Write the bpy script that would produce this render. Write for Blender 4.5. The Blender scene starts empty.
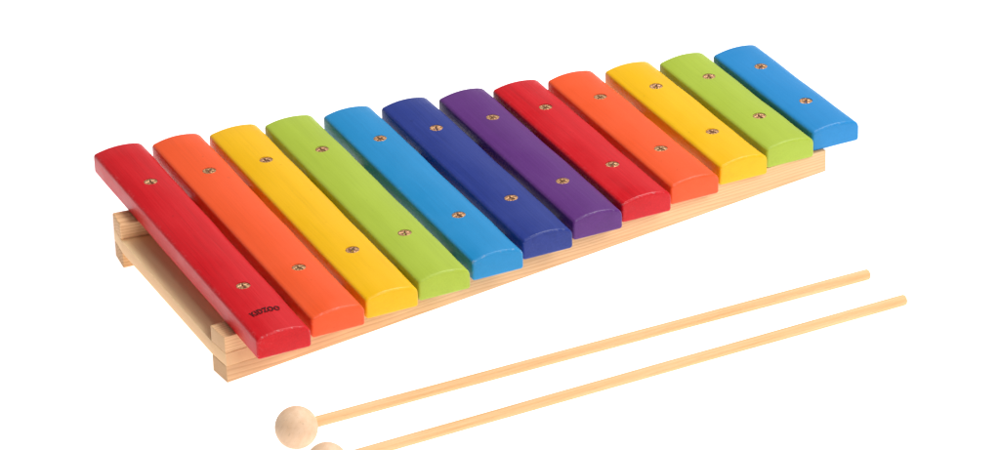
import bpy, bmesh, math, random
from mathutils import Matrix, Vector
random.seed(7)
sc = bpy.context.scene
col = sc.collection
PI = math.pi

# ------------------------------------------------------------------ helpers
def link(name, me, mat=None, parent=None):
    o = bpy.data.objects.new(name, me)
    col.objects.link(o)
    if mat: me.materials.append(mat)
    if parent: o.parent = parent
    return o

def from_bm(name, bm, mat=None, parent=None, smooth=True, sharp=32):
    bmesh.ops.recalc_face_normals(bm, faces=bm.faces)
    me = bpy.data.meshes.new(name)
    bm.to_mesh(me); bm.free()
    if smooth:
        for p in me.polygons: p.use_smooth = True
        me.set_sharp_from_angle(angle=math.radians(sharp))
    return link(name, me, mat, parent)

def tag(o, label=None, cat=None, group=None, kind=None):
    if label: o['label'] = label
    if cat: o['category'] = cat
    if group: o['group'] = group
    if kind: o['kind'] = kind

def lin(r, g, b):
    f = lambda c: (c/255/12.92) if c/255 <= .04045 else ((c/255+.055)/1.055)**2.4
    return (f(r), f(g), f(b), 1)

class N:
    """tiny node-building helper"""
    def __init__(s, name):
        s.m = bpy.data.materials.new(name); s.m.use_nodes = True
        s.t = s.m.node_tree; s.t.nodes.clear()
        s.out = s.t.nodes.new('ShaderNodeOutputMaterial')
        s.b = s.t.nodes.new('ShaderNodeBsdfPrincipled')
        s.t.links.new(s.b.outputs[0], s.out.inputs[0])
    def n(s, typ, **kw):
        x = s.t.nodes.new(typ)
        for k, v in kw.items():
            if k.startswith('i_'): x.inputs[k[2:].replace('_', ' ')].default_value = v
            else: setattr(x, k, v)
        return x
    def l(s, a, b): s.t.links.new(a, b)
    def coords(s, scale, rot=(0, 0, 0), loc=(0, 0, 0)):
        c = s.n('ShaderNodeTexCoord'); m = s.n('ShaderNodeMapping')
        m.inputs['Scale'].default_value = scale; m.inputs['Rotation'].default_value = rot
        m.inputs['Location'].default_value = loc
        s.l(c.outputs['Object'], m.inputs['Vector']); return m.outputs[0]
    def noise(s, vec, scale, detail=3, rough=.55):
        x = s.n('ShaderNodeTexNoise'); x.inputs['Scale'].default_value = scale
        x.inputs['Detail'].default_value = detail; x.inputs['Roughness'].default_value = rough
        s.l(vec, x.inputs['Vector']); return x.outputs['Fac']
    def ramp(s, fac, stops):
        r = s.n('ShaderNodeValToRGB'); e = r.color_ramp.elements
        while len(e) < len(stops): e.new(.5)
        for k, (p, c) in enumerate(stops):
            e[k].position = p; e[k].color = c if len(c) == 4 else (*c, 1)
        s.l(fac, r.inputs[0]); return r.outputs[0]
    def math(s, op, a, b=None, clamp=False):
        x = s.n('ShaderNodeMath', operation=op, use_clamp=clamp)
        for i, v in enumerate((a, b)):
            if v is None: continue
            if isinstance(v, (int, float)): x.inputs[i].default_value = v
            else: s.l(v, x.inputs[i])
        return x.outputs[0]
    def mix(s, fac, a, b, mode='MIX'):
        x = s.n('ShaderNodeMix', data_type='RGBA', blend_type=mode)
        if isinstance(fac, (int, float)): x.inputs[0].default_value = fac
        else: s.l(fac, x.inputs[0])
        for i, v in ((6, a), (7, b)):
            if isinstance(v, tuple): x.inputs[i].default_value = v
            else: s.l(v, x.inputs[i])
        return x.outputs[2]
    def bump(s, h, strength, dist):
        x = s.n('ShaderNodeBump'); x.inputs['Strength'].default_value = strength
        x.inputs['Distance'].default_value = dist
        s.l(h, x.inputs['Height']); s.l(x.outputs[0], s.b.inputs['Normal'])

# ------------------------------------------------------------------ materials
ALB = .74
def paint(name, rgb, seed, grain=.5, wear=.5, rough=.40):
    """lacquered wood: wood grain (along Y) shows faintly through the coat, edges worn paler"""
    k = N(name)
    base = tuple(c*ALB for c in lin(*rgb)[:3]) + (1,)
    off = (seed*.37, seed*.71, seed*.13)
    fine = k.noise(k.coords((900, 22, 900), loc=off), 1, 4, .6)
    wide = k.noise(k.coords((150, 5, 150), loc=off), 1, 3, .5)
    blot = k.noise(k.coords((45, 30, 45), loc=off), 1, 3, .6)
    dark = tuple(c*.80 for c in base[:3]) + (1,)
    lite = tuple(min(1, c*1.10 + .006) for c in base[:3]) + (1,)
    g = k.math('ADD', k.math('MULTIPLY', fine, .6), k.math('MULTIPLY', wide, .4))
    gcol = k.ramp(g, [(.32, dark), (.5, base), (.68, lite)])
    c = k.mix(grain, base, gcol)
    c = k.mix(k.math('MULTIPLY', k.math('SUBTRACT', blot, .35, True), .5), c, lite)
    # worn edges, driven by an 'edge' vertex attribute broken up by noise
    at = k.n('ShaderNodeAttribute', attribute_name='edge')
    chip = k.noise(k.coords((420, 420, 420), loc=off), 1, 3, .65)
    pale = tuple(min(1, c_*.72 + .15) for c_ in base[:3]) + (1,)
    thr = k.ramp(chip, [(.54, (0, 0, 0)), (.66, (1, 1, 1))])
    soft = k.math('MULTIPLY', at.outputs['Fac'], 0.03*wear)
    e = k.math('ADD', k.math('MULTIPLY', k.math('MULTIPLY', at.outputs['Fac'], thr), wear), soft, True)
    c = k.mix(e, c, pale)
    # a few tiny dents and specks
    spk = k.noise(k.coords((260, 160, 260), loc=(off[1], off[2], off[0])), 1, 1, .5)
    c = k.mix(k.ramp(spk, [(.77, (0, 0, 0)), (.80, (.7, .7, .7))]), c, dark)
    k.l(c, k.b.inputs['Base Color'])
    k.l(k.ramp(blot, [(.3, (rough-.06,)*3), (.7, (rough+.1,)*3)]), k.b.inputs['Roughness'])
    k.b.inputs['IOR'].default_value = 1.46
    k.b.inputs['Specular IOR Level'].default_value = .32
    k.bump(k.math('ADD', k.math('MULTIPLY', g, .8), k.math('MULTIPLY', blot, .5)), .5*max(.45, grain), .0006)
    return k.m

def pine(name, lightc, darkc, seed, axis=(0.006, 0.02), freq=560, contrast=1.0, endg=.25, side_dim=0, sawn=None):
    """pale sawn pine whose growth rings run along X: stripes on the faces, arcs on the end grain"""
    k = N(name)
    tc = k.n('ShaderNodeTexCoord')
    sep = k.n('ShaderNodeSeparateXYZ'); k.l(tc.outputs['Object'], sep.inputs[0])
    wob = k.noise(k.coords((9, 60, 60), loc=(seed, seed*2, 0)), 1, 2, .5)
    wobv = k.math('MULTIPLY', k.math('SUBTRACT', wob, .5), .005)
    y = k.math('ADD', k.math('SUBTRACT', sep.outputs[1], axis[0]), wobv)
    z = k.math('ADD', k.math('SUBTRACT', sep.outputs[2], axis[1]), k.math('MULTIPLY', sep.outputs[0], .006))
    r = k.math('SQRT', k.math('ADD', k.math('MULTIPLY', y, y), k.math('MULTIPLY', z, z)))
    ph = k.math('FRACT', k.math('MULTIPLY', r, freq))
    rings = k.ramp(ph, [(0, (0, 0, 0)), (.55, (.35, .35, .35)), (.86, (1, 1, 1)), (1, (0, 0, 0))])
    fine = k.noise(k.coords((14, 1100, 1100), loc=(seed, 0, seed)), 1, 3, .6)
    broad = k.noise(k.coords((12, 90, 90), loc=(0, seed, 0)), 1, 3, .5)
    f = k.math('ADD', k.math('MULTIPLY', rings, .45*contrast), k.math('MULTIPLY', k.math('SUBTRACT', fine, .35), .55*contrast))
    f = k.math('ADD', f, k.math('MULTIPLY', k.math('SUBTRACT', broad, .5), .5), True)
    c = k.ramp(f, [(0, lin(*lightc)), (1, lin(*darkc))])
    # end grain soaks up light and reads a little darker
    sn = k.n('ShaderNodeSeparateXYZ'); k.l(tc.outputs['Normal'], sn.inputs[0])
    eg = k.math('MULTIPLY', k.math('POWER', k.math('ABSOLUTE', sn.outputs[0]), 4), endg)
    eg = k.math('ADD', eg, k.math('MULTIPLY', k.math('POWER', k.math('ABSOLUTE', sn.outputs[1]), 4), side_dim))  # side faces darkened in colour to offset the strong light on them
    c = k.mix(eg, c, lin(*(sawn or [v*.8 for v in darkc])))
    k.l(c, k.b.inputs['Base Color'])
    k.b.inputs['Roughness'].default_value = .62
    k.b.inputs['Specular IOR Level'].default_value = .3
    k.bump(f, .25, .0004)
    return k.m

def beech(name, lightc, darkc, seed, along='X'):
    k = N(name)
    s = (16, 700, 700) if along == 'X' else (260, 260, 60)
    f = k.noise(k.coords(s, loc=(seed, seed, 0)), 1, 4, .6)
    b = k.noise(k.coords((20, 60, 60), loc=(0, 0, seed)), 1, 2, .5)
    pores = k.noise(k.coords((60, 1500, 1500) if along == 'X' else (900, 900, 260)), 1, 2, .5)
    f = k.math('ADD', k.math('MULTIPLY', f, .7), k.math('MULTIPLY', b, .3))
    c = k.ramp(f, [(.35, lin(*lightc)), (.65, lin(*darkc))])
    c = k.mix(k.ramp(pores, [(.62, (0, 0, 0)), (.72, (.35, .35, .35))]), c, lin(*[v*.8 for v in darkc]))
    k.l(c, k.b.inputs['Base Color'])
    k.b.inputs['Roughness'].default_value = .6
    k.b.inputs['Specular IOR Level'].default_value = .3
    k.bump(f, .15, .0003)
    return k.m

def brass():
    k = N('aged_brass')
    n = k.noise(k.coords((700, 700, 700)), 1, 3, .6)
    c = k.ramp(n, [(.35, lin(112, 70, 40)), (.62, lin(222, 172, 126))])
    at = k.n('ShaderNodeAttribute', attribute_name='recess_shade')
    c = k.mix(at.outputs['Fac'], c, lin(70, 44, 28))  # shade of the cross recess and rim painted into the brass colour
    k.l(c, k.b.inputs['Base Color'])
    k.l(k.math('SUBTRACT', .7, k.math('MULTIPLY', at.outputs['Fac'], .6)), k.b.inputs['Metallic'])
    k.b.inputs['Roughness'].default_value = .45
    k.bump(n, .5, .0004)
    return k.m

def ink():
    k = N('black_ink')
    n = k.noise(k.coords((900, 900, 900)), 1, 2, .5)
    k.l(k.ramp(n, [(.4, lin(40, 6, 9)), (.72, lin(112, 14, 20))]), k.b.inputs['Base Color'])
    k.b.inputs['Roughness'].default_value = .6
    k.b.inputs['Specular IOR Level'].default_value = .12
    return k.m

def table_white():
    """plain white table surface, given an added glow that washes out the shadows"""
    k = N('white_table_added_glow')
    n = k.noise(k.coords((40, 40, 40)), 1, 2, .5)
    k.l(k.ramp(n, [(0, (.70, .70, .70)), (1, (.73, .73, .73))]), k.b.inputs['Base Color'])
    k.b.inputs['Roughness'].default_value = .9
    k.b.inputs['Specular IOR Level'].default_value = .1
    k.b.inputs['Emission Color'].default_value = (1, 1, 1, 1)
    k.b.inputs['Emission Strength'].default_value = .92  # added glow, no real lamp: keeps the surface white under the xylophone
    return k.m

# ------------------------------------------------------------------ measured layout (metres, frame of the bar undersides)
THETA = math.radians(2.0784)          # the tapered rails tip the bars a little
Z0 = 0.028455
W, HS, HT = 0.0326, 0.0126, 0.0153    # bar width, side height, crown height
BX = [0.0, 0.0361, 0.07172, 0.10666, 0.14369, 0.17995, 0.21644, 0.25161, 0.28735, 0.32494, 0.36068, 0.396]
YF = [-0.13035, -0.12225, -0.11704, -0.11217, -0.10522, -0.09641, -0.08872, -0.08288, -0.07644, -0.06835, -0.06193, -0.05561]
YB = [0.13035, 0.12521, 0.12068, 0.11581, 0.11037, 0.10418, 0.09849, 0.09344, 0.08845, 0.08317, 0.07754, 0.07144]
sf = lambda x: -0.07215 + 0.13496*x
sb = lambda x: 0.07417 - 0.09237*x

def crown(x):
    """height of the bar's top at distance x from its centre line"""
    h = W/2
    s = HT - HS
    R = (h*h + s*s)/(2*s)
    return HT - R + math.sqrt(max(0, R*R - x*x))

def bar_profile():
    """closed section (x, z): flat bottom, straight sides, eased shoulders, crowned top"""
    h = W/2
    pts = []
    rb, rs = .0019, .0052
    for k in range(5):                                   # bottom right
        a = -PI/2 + k/4*PI/2; pts.append((h-rb+rb*math.cos(a), rb+rb*math.sin(a)))
    xs = h-rs
    zs = crown(xs)
    # right shoulder: quadratic ease from the side to the crown
    p0 = Vector((h, HS-.0034)); p1 = Vector((h-.0004, HS+.0003)); p2 = Vector((xs, zs))
    for k in range(7):
        t = k/6; p = p0*(1-t)**2 + p1*2*t*(1-t) + p2*t*t; pts.append((p.x, p.y))
    # the other shoulder is planed crisper
    xl = h-.0026
    n = 16
    for k in range(1, n):
        x = xs - (xs+xl)*k/n; pts.append((x, crown(x)))
    p0 = Vector((h, HS-.0016)); p1 = Vector((h-.0001, HS+.0004)); p2 = Vector((xl, crown(xl)))
    for k in range(6, -1, -1):
        t = k/6; p = p0*(1-t)**2 + p1*2*t*(1-t) + p2*t*t; pts.append((-p.x, p.y))
    for k in range(4, -1, -1):
        a = -PI/2 + k/4*PI/2; pts.append((-(h-rb+rb*math.cos(a)), rb+rb*math.sin(a)))
    return pts

PROF = bar_profile()

def bar_mesh(length, rnd):
    """loft along Y from -length/2 to length/2, ends eased over about a millimetre"""
    r = .0016
    L = length/2
    # inward normals of the section
    m = len(PROF); nor = []
    for i in range(m):
        a = Vector(PROF[i-1]); b = Vector(PROF[(i+1) % m]); d = (b-a).normalized()
        nor.append(Vector((-d.y, d.x)))
    st = []
    steps = 5
    for k in range(steps+1):
        a = k/steps*PI/2
        st.append((-L + r*(1-math.sin(a)), r*(1-math.cos(a))))
    st = [(-L, r)] + [(-L + r*(1-math.sin(a)), r*(1-math.cos(a))) for a in [PI/2*(1-(k+1)/steps) for k in range(steps)]]
    mids = [(-L + r + (2*L-2*r)*k/16, 0) for k in range(1, 16)]
    st = st + mids + [(-y, o) for y, o in reversed(st)]
    bm = bmesh.new()
    lay = bm.verts.layers.float.new('edge')
    rings = []
    wob = [rnd.uniform(-1, 1) for _ in range(8)]
    for y, o in st:
        ring = []
        for i, (px, pz) in enumerate(PROF):
            p = Vector((px, pz)) + nor[i]*o
            # hand-sanded unevenness
            e = .00012*math.sin(y*61+wob[0]*3+px*140)+.0001*math.sin(y*133+wob[1]*5)
            v = bm.verts.new((p.x + e*(1 if px > 0 else -1)*.6, y, p.y + (e if pz > .005 else 0)))
            endness = 1.0 if 0 < o < r*.6 else 0
            if pz < .004: endness *= .3
            shoulder = .2 if (HS-.0018 < pz < HS+.0012 and abs(px) > W/2-.0022) else 0
            v[lay] = max(endness, shoulder)
            ring.append(v)
        rings.append(ring)
    for a, b in zip(rings[:-1], rings[1:]):
        for i in range(m):
            j = (i+1) % m
            bm.faces.new((a[i], a[j], b[j], b[i]))
    for ring in (rings[0], rings[-1]):                   # blunt end faces, fanned from the middle
        c = bm.verts.new((0, ring[0].co.y, .0065)); c[lay] = 0
        for i in range(m): bm.faces.new((c, ring[i], ring[(i+1) % m]))
    return bm

def screw_mesh(R, angle, rnd):
    """countersunk cross-head screw: a shallow dish with a pressed cross"""
    bm = bmesh.new()
    lay = bm.verts.layers.float.new('recess_shade')
    na, nr = 72, 18
    cx = [Vector((math.cos(angle), math.sin(angle))), Vector((-math.sin(angle), math.cos(angle)))]
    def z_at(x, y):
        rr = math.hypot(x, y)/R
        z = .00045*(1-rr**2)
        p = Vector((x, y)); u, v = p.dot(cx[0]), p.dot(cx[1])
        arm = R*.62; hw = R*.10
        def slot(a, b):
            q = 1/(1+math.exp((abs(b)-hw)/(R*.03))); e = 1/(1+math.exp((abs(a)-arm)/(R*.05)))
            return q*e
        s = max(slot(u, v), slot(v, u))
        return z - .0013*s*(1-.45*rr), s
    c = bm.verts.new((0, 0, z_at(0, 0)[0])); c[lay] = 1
    prev = None
    for i in range(1, nr+1):
        r = R*i/nr; ring = []
        for k in range(na):
            a = 2*PI*k/na; x, y = r*math.cos(a), r*math.sin(a)
            z, s = z_at(x, y)
            if i == nr: z -= .0006
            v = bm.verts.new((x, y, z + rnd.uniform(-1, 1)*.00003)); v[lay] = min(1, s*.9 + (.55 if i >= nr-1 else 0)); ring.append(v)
        for k in range(na):
            j = (k+1) % na
            if prev is None: bm.faces.new((c, ring[k], ring[j]))
            else: bm.faces.new((prev[k], ring[k], ring[j], prev[j]))
        prev = ring
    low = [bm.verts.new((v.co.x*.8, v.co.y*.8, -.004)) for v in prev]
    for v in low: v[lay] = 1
    for k in range(na):
        j = (k+1) % na; bm.faces.new((prev[k], low[k], low[j], prev[j]))
    return bm

def bored(o, holes):
    """cut the screw holes into a bar and keep the result as plain mesh"""
    bm = bmesh.new()
    for (x, y, z, r, tilt) in holes:
        mt = Matrix.Translation((x, y, z))
        bmesh.ops.create_cone(bm, cap_ends=True, segments=48, radius1=r*.86, radius2=r, depth=.006, matrix=mt)
    me = bpy.data.meshes.new('bore'); bm.to_mesh(me); bm.free()
    c = bpy.data.objects.new('bore', me); col.objects.link(c); c.parent = o
    md = o.modifiers.new('bore', 'BOOLEAN'); md.operation = 'DIFFERENCE'; md.solver = 'EXACT'; md.object = c
    bpy.context.view_layer.update()
    dg = bpy.context.evaluated_depsgraph_get()
    new = bpy.data.meshes.new_from_object(o.evaluated_get(dg))
    o.modifiers.clear()
    old = o.data; o.data = new
    bpy.data.meshes.remove(old)
    bpy.data.objects.remove(c); bpy.data.meshes.remove(me)
    for p in new.polygons: p.use_smooth = True
    new.set_sharp_from_angle(angle=math.radians(32))

def prism(pts, thick, bevel=.0007, seg=3):
    """polygon in XZ extruded along +Y, edges eased"""
    bm = bmesh.new()
    a = [bm.verts.new((x, 0, z)) for x, z in pts]; b = [bm.verts.new((x, thick, z)) for x, z in pts]
    bm.faces.new(a); bm.faces.new(list(reversed(b)))
    n = len(pts)
    for i in range(n):
        j = (i+1) % n; bm.faces.new((a[i], a[j], b[j], b[i]))
    bmesh.ops.recalc_face_normals(bm, faces=bm.faces)
    if bevel: bmesh.ops.bevel(bm, geom=list(bm.edges), offset=bevel, segments=seg, profile=.5, affect='EDGES', clamp_overlap=True)
    return bm

# ------------------------------------------------------------------ xylophone
xylo = bpy.data.objects.new('xylophone', None); col.objects.link(xylo)
xylo.location = (0, 0, Z0); xylo.rotation_euler = (0, THETA, 0)
xylo.empty_display_size = .05
tag(xylo, 'wooden toy xylophone with twelve rainbow coloured bars on a pale pine frame', 'xylophone')

PAL = [
    ('red', (217, 3, 22), .9, 'long red bar at the wide end with a black printed logo'),
    ('orange', (255, 94, 40), .4, 'long orange bar beside the red bar with the logo'),
    ('yellow', (255, 195, 0), .4, 'long yellow bar between long orange and green bars'),
    ('green', (180, 202, 66), .4, 'long lime green bar between yellow and light blue bars'),
    ('blue', (30, 145, 207), .45, 'light blue bar between green and navy bars'),
    ('navy', (37, 58, 143), .8, 'navy blue bar beside the purple bar'),
    ('purple', (100, 45, 127), .6, 'purple bar, the only one of this colour'),
    ('red', (218, 4, 24), .9, 'plain red bar beside the purple bar, without logo'),
    ('orange', (255, 94, 40), .4, 'short orange bar between plain red and yellow bars'),
    ('yellow', (255, 196, 0), .4, 'short yellow bar between orange and lime green bars'),
    ('green', (180, 202, 66), .4, 'short lime green bar beside the last blue bar'),
    ('blue', (36, 143, 211), .35, 'shortest bar, blue, at the narrow end'),
]
M_BRASS = brass(); M_INK = ink()
SR = .0043
bars = []
for i, (nm, rgb, grain, label) in enumerate(PAL):
    rnd = random.Random(100+i)
    L = YB[i]-YF[i]; cy = (YB[i]+YF[i])/2
    wear = [.9, .35, .25, .3, .8, .4, .5, .5, .3, .25, .25, .35][i]
    mat = paint('paint_%s_coat' % nm, rgb, i*3.1+1, grain, wear)
    o = from_bm('tone_bar', bar_mesh(L, rnd), mat, xylo)
    o.location = (BX[i], cy, 0.0002)
    o['label'] = label
    holes = []
    spots = [(rnd.uniform(-.0004, .0004), sf(BX[i])-cy), (rnd.uniform(-.0004, .0004), sb(BX[i])-cy)]
    for (dx, dy) in spots:
        holes.append((dx, dy, crown(dx)+.003-.0011, SR+.00035, 0))
    bored(o, holes)
    for (dx, dy) in spots:
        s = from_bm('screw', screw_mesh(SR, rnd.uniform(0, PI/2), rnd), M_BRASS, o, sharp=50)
        s.location = (dx, dy, crown(dx)-.00045)
        s.rotation_euler = (rnd.uniform(-.05, .05), rnd.uniform(-.05, .05), 0)
    bars.append(o)

# printed word on the first red bar, arched and following the crown
def printed_word(word, size, width, parent, cx, cyl, rise, tilt):
    cu = bpy.data.curves.new('printed_logo', 'FONT'); cu.body = word; cu.size = size
    cu.align_x = 'CENTER'; cu.align_y = 'CENTER'; cu.offset = size*.045; cu.resolution_u = 4; cu.space_character = 1.12
    t = bpy.data.objects.new('printed_logo', cu); col.objects.link(t)
    bpy.context.view_layer.update()
    me = bpy.data.meshes.new_from_object(t.evaluated_get(bpy.context.evaluated_depsgraph_get()))
    bpy.data.objects.remove(t); bpy.data.curves.remove(cu)
    bm = bmesh.new(); bm.from_mesh(me); bpy.data.meshes.remove(me)
    bmesh.ops.triangulate(bm, faces=bm.faces)
    bmesh.ops.subdivide_edges(bm, edges=[e for e in bm.edges if e.calc_length() > .0012], cuts=2)
    bmesh.ops.triangulate(bm, faces=bm.faces)
    x0 = min(v.co.x for v in bm.verts); x1 = max(v.co.x for v in bm.verts); k = width/(x1-x0); mid = (x0+x1)/2
    for v in bm.verts:
        x = (v.co.x-mid)*k; y = v.co.y
        u = x/(width/2)
        ang = -u*rise                                       # letters fan along an arch
        X = cx + x - y*math.sin(ang)*1.0
        Y = cyl + y*math.cos(ang) - (u*u)*width/2*math.sin(rise)*.5 + x*tilt
        v.co = (X, Y, crown(X) + .00016)
    me = bpy.data.meshes.new('printed_logo'); bm.to_mesh(me); bm.free()
    o = link('printed_logo', me, M_INK, parent)
    o['label'] = 'black arched brand word stamped on the red bar'
    return o
cy0 = (YB[0]+YF[0])/2
printed_word('KIDZOO', .0069, .0172, bars[0], -.0006, -.1048-cy0, .22, 0.0)

# frame: two tapering rails, halved over a cross board at the wide end
FX0, FX1, FY0, FY1 = -.02302, .38842, -.09723, -.05681
H0, H1, RT = .02931, .01438, .01714
BX0, BY0, BSL = -.02673, .05873, -.09237
PINE_A = pine('pine_front', (229, 188, 142), (186, 132, 86), 3, axis=(.045, -.045), freq=760)
PINE_B = pine('pine_back', (231, 187, 140), (178, 122, 76), 11, axis=(-.01, -.05), freq=520, contrast=1.1)
PINE_C = pine('pine_board', (255, 224, 174), (245, 205, 150), 19, axis=(.3, -.12), freq=150, contrast=.5, endg=1, side_dim=.85, sawn=(222, 176, 130))  # top colour lifted against the bar's shade, sides toned down
BT, BB = -.0104, -.0186               # slot for the cross board
BWID = .042
def rail_pts(length):
    hz = lambda x: -H0 + (H0-H1)*x/length
    return [(0, 0), (length, 0), (length, hz(length)), (0, -H0), (0, BB-.0001), (BWID+.0004, BB-.0001), (BWID+.0004, BT+.0001), (0, BT+.0001)]
lenF = math.hypot(FX1-FX0, FY1-FY0)
fr = from_bm('rail', prism(rail_pts(lenF), RT, .0005), PINE_A, xylo)
fr.location = (FX0, FY0, 0); fr.rotation_euler = (0, 0, math.atan2(FY1-FY0, FX1-FX0))
fr['label'] = 'front pine rail under the near ends of the bars'
lenB = math.hypot(.3884-BX0, BSL*(.3884-BX0))
br = from_bm('rail', prism(rail_pts(lenB), RT, .0008), PINE_B, xylo)
br.location = (BX0, BY0, 0); br.rotation_euler = (0, 0, math.atan(BSL))
br['label'] = 'back pine rail under the far ends of the bars'

# cross board at the wide end: plan follows the rail ends (grain runs front to back)
def cross_board(name, quad, z0, z1, bevel, label):
    """quad: plan corners (near-left, near-right, far-right, far-left); built in a frame whose X runs front to back"""
    a = Vector(quad[0]); d = (Vector(quad[-1])-a).normalized()
    ang = math.atan2(d.y, d.x)
    bm = bmesh.new(); lo = []; hi = []
    for q in quad:
        v = Vector(q)-a; x = v.dot(d); y = v.dot(Vector((-d.y, d.x)))
        lo.append(bm.verts.new((x, y, z0))); hi.append(bm.verts.new((x, y, z1)))
    bm.faces.new(lo); bm.faces.new(hi)
    n = len(quad)
    for i in range(n):
        j = (i+1) % n; bm.faces.new((lo[i], lo[j], hi[j], hi[i]))
    bmesh.ops.recalc_face_normals(bm, faces=bm.faces)
    bmesh.ops.bevel(bm, geom=list(bm.edges), offset=bevel, segments=2, profile=.5, affect='EDGES')
    o = from_bm(name, bm, PINE_C, xylo); o.location = (a.x, a.y, 0); o.rotation_euler = (0, 0, ang)
    o['label'] = label
    return o
uF = Vector((math.cos(fr.rotation_euler.z), math.sin(fr.rotation_euler.z))); nF = Vector((-uF.y, uF.x))
uB = Vector((math.cos(br.rotation_euler.z), math.sin(br.rotation_euler.z))); nB = Vector((-uB.y, uB.x))
pF = Vector((FX0, FY0)) - nF*.0002 + uF*.0001
pB = Vector((BX0, BY0)) + nB*RT + uB*.0001
cross_board('cross_board', [pF, pF+uF*BWID, pB+uB*BWID, pB, pB-nB*(RT+.0004), pF+nF*(RT+.0004)], BB, BT, .00012, 'thin cross board let into both rails at the wide end')
qF = Vector((FX1, FY1)) + nF*(RT+.0002) - uF*.032
qB = Vector((.3884, BY0+BSL*(.3884-BX0))) - nB*.0002 - uB*.032
cross_board('cross_board', [qF, qF+uF*.030, qB+uB*.030, qB], -.0125, -.003, .0005, 'short cross board between the rails at the narrow end')

# ------------------------------------------------------------------ mallets
STICK = beech('pale_birch_dowel', (228, 185, 137), (212, 164, 110), 5)
HEAD = beech('bare_wood_ball', (224, 191, 160), (214, 177, 143), 8, along='Z')
def mallet(ball, end, r, label):
    b, e = Vector(ball), Vector(end)
    d = (e-b); L = d.length
    t = bpy.data.objects.new('mallet', None); col.objects.link(t); t.empty_display_size = .02
    t.location = (b.x, b.y, 0)
    tag(t, label, 'mallet', 'wooden xylophone mallets')
    bm = bmesh.new(); bmesh.ops.create_uvsphere(bm, u_segments=64, v_segments=40, radius=r)
    h = from_bm('mallet_head', bm, HEAD, t, sharp=80); h.location = (0, 0, b.z); h.rotation_euler = (.4, .3, .2)
    # dowel: slightly uneven turned stick with eased end
    bm = bmesh.new(); rings = []; R = .00305; n = 32
    rnd = random.Random(int(L*1e6))
    ph = rnd.uniform(0, 6)
    st = [(r*.7 + (L-r*.7-.0008)*k/60, R) for k in range(61)] + [(L-.0004, R*.94), (L-.0001, R*.84), (L, R*.7)]
    for x, q in st:
        q *= 1 + .012*math.sin(x*38+ph) + .006*math.sin(x*91+ph*2)
        sy = .00025*math.sin(x*9+ph)
        rings.append([bm.verts.new((x, q*math.cos(2*PI*k/n)+sy, q*math.sin(2*PI*k/n))) for k in range(n)])
    for a, c in zip(rings[:-1], rings[1:]):
        for k in range(n):
            j = (k+1) % n; bm.faces.new((a[k], c[k], c[j], a[j]))
    bm.faces.new(rings[0]); bm.faces.new(rings[-1])
    s = from_bm('mallet_stick', bm, STICK, t); s.location = (0, 0, b.z)
    s.rotation_euler = d.to_track_quat('X', 'Z').to_euler()
    return t
mallet((-.015664, -.179556, .01186), (.342252, -.184311, .00306), .01186,
       'pale wooden mallet lying nearer the xylophone, its whole round head in view')
mallet((-.015669, -.221511, .01156), (.344886, -.220554, .00306), .01156,
       'pale wooden mallet lying nearest the front, its head cut by the bottom edge')

# ------------------------------------------------------------------ surface
bm = bmesh.new(); bmesh.ops.create_grid(bm, x_segments=8, y_segments=8, size=6)
g = from_bm('ground', bm, table_white(), smooth=False)
g.location = (.2, 1.0, 0)
tag(g, 'plain bright white photo table surface under the xylophone', None, None, 'structure')

# ------------------------------------------------------------------ light
w = bpy.data.worlds.new('World'); sc.world = w; w.use_nodes = True
bg = w.node_tree.nodes['Background']
# white studio: bright cyclorama low down, dim ceiling above it
wt = w.node_tree
tc = wt.nodes.new('ShaderNodeTexCoord'); sp = wt.nodes.new('ShaderNodeSeparateXYZ'); rp = wt.nodes.new('ShaderNodeValToRGB')
wt.links.new(tc.outputs['Generated'], sp.inputs[0]); wt.links.new(sp.outputs[2], rp.inputs[0]); wt.links.new(rp.outputs[0], bg.inputs[0])
el = rp.color_ramp.elements
el[0].position = .12; el[0].color = (1, 1, 1, 1)
el[1].position = .62; el[1].color = (.12, .12, .12, 1)
bg.inputs[1].default_value = .62
def area(name, loc, target, size, power):
    l = bpy.data.lights.new(name, 'AREA'); l.shape = 'RECTANGLE'; l.size, l.size_y = size; l.energy = power
    o = bpy.data.objects.new(name, l); col.objects.link(o); o.location = loc
    o.rotation_euler = (Vector(target)-Vector(loc)).to_track_quat('-Z', 'Y').to_euler()
    return o
area('softbox_key', (1.3, .5, 2.5), (.2, 0, 0), (1.2, 1.2), 80)
area('softbox_front', (.5, -1.9, 1.6), (.2, 0, 0), (1.2, 1.0), 36)

# ------------------------------------------------------------------ camera
cam = bpy.data.cameras.new('camera'); co = bpy.data.objects.new('camera', cam); col.objects.link(co)
R = Matrix(((0.8989395440235395, 0.2562025830491631, -0.35534199390121),
            (-0.43400692090231946, 0.4106001338028898, -0.8019011926228423),
            (-0.059545686658554205, 0.8750815770886654, 0.4802983912531621)))
co.matrix_world = Matrix.Translation((-0.6142028864725289, -1.8220399056555645, 1.0838937985091157)) @ R.to_4x4()
cam.sensor_width = 36; cam.lens = 135.06; cam.clip_start = .05; cam.clip_end = 100
sc.camera = co
sc.view_settings.view_transform = 'Standard'; sc.view_settings.look = 'None'
sc.view_settings.exposure = 0; sc.view_settings.gamma = 1
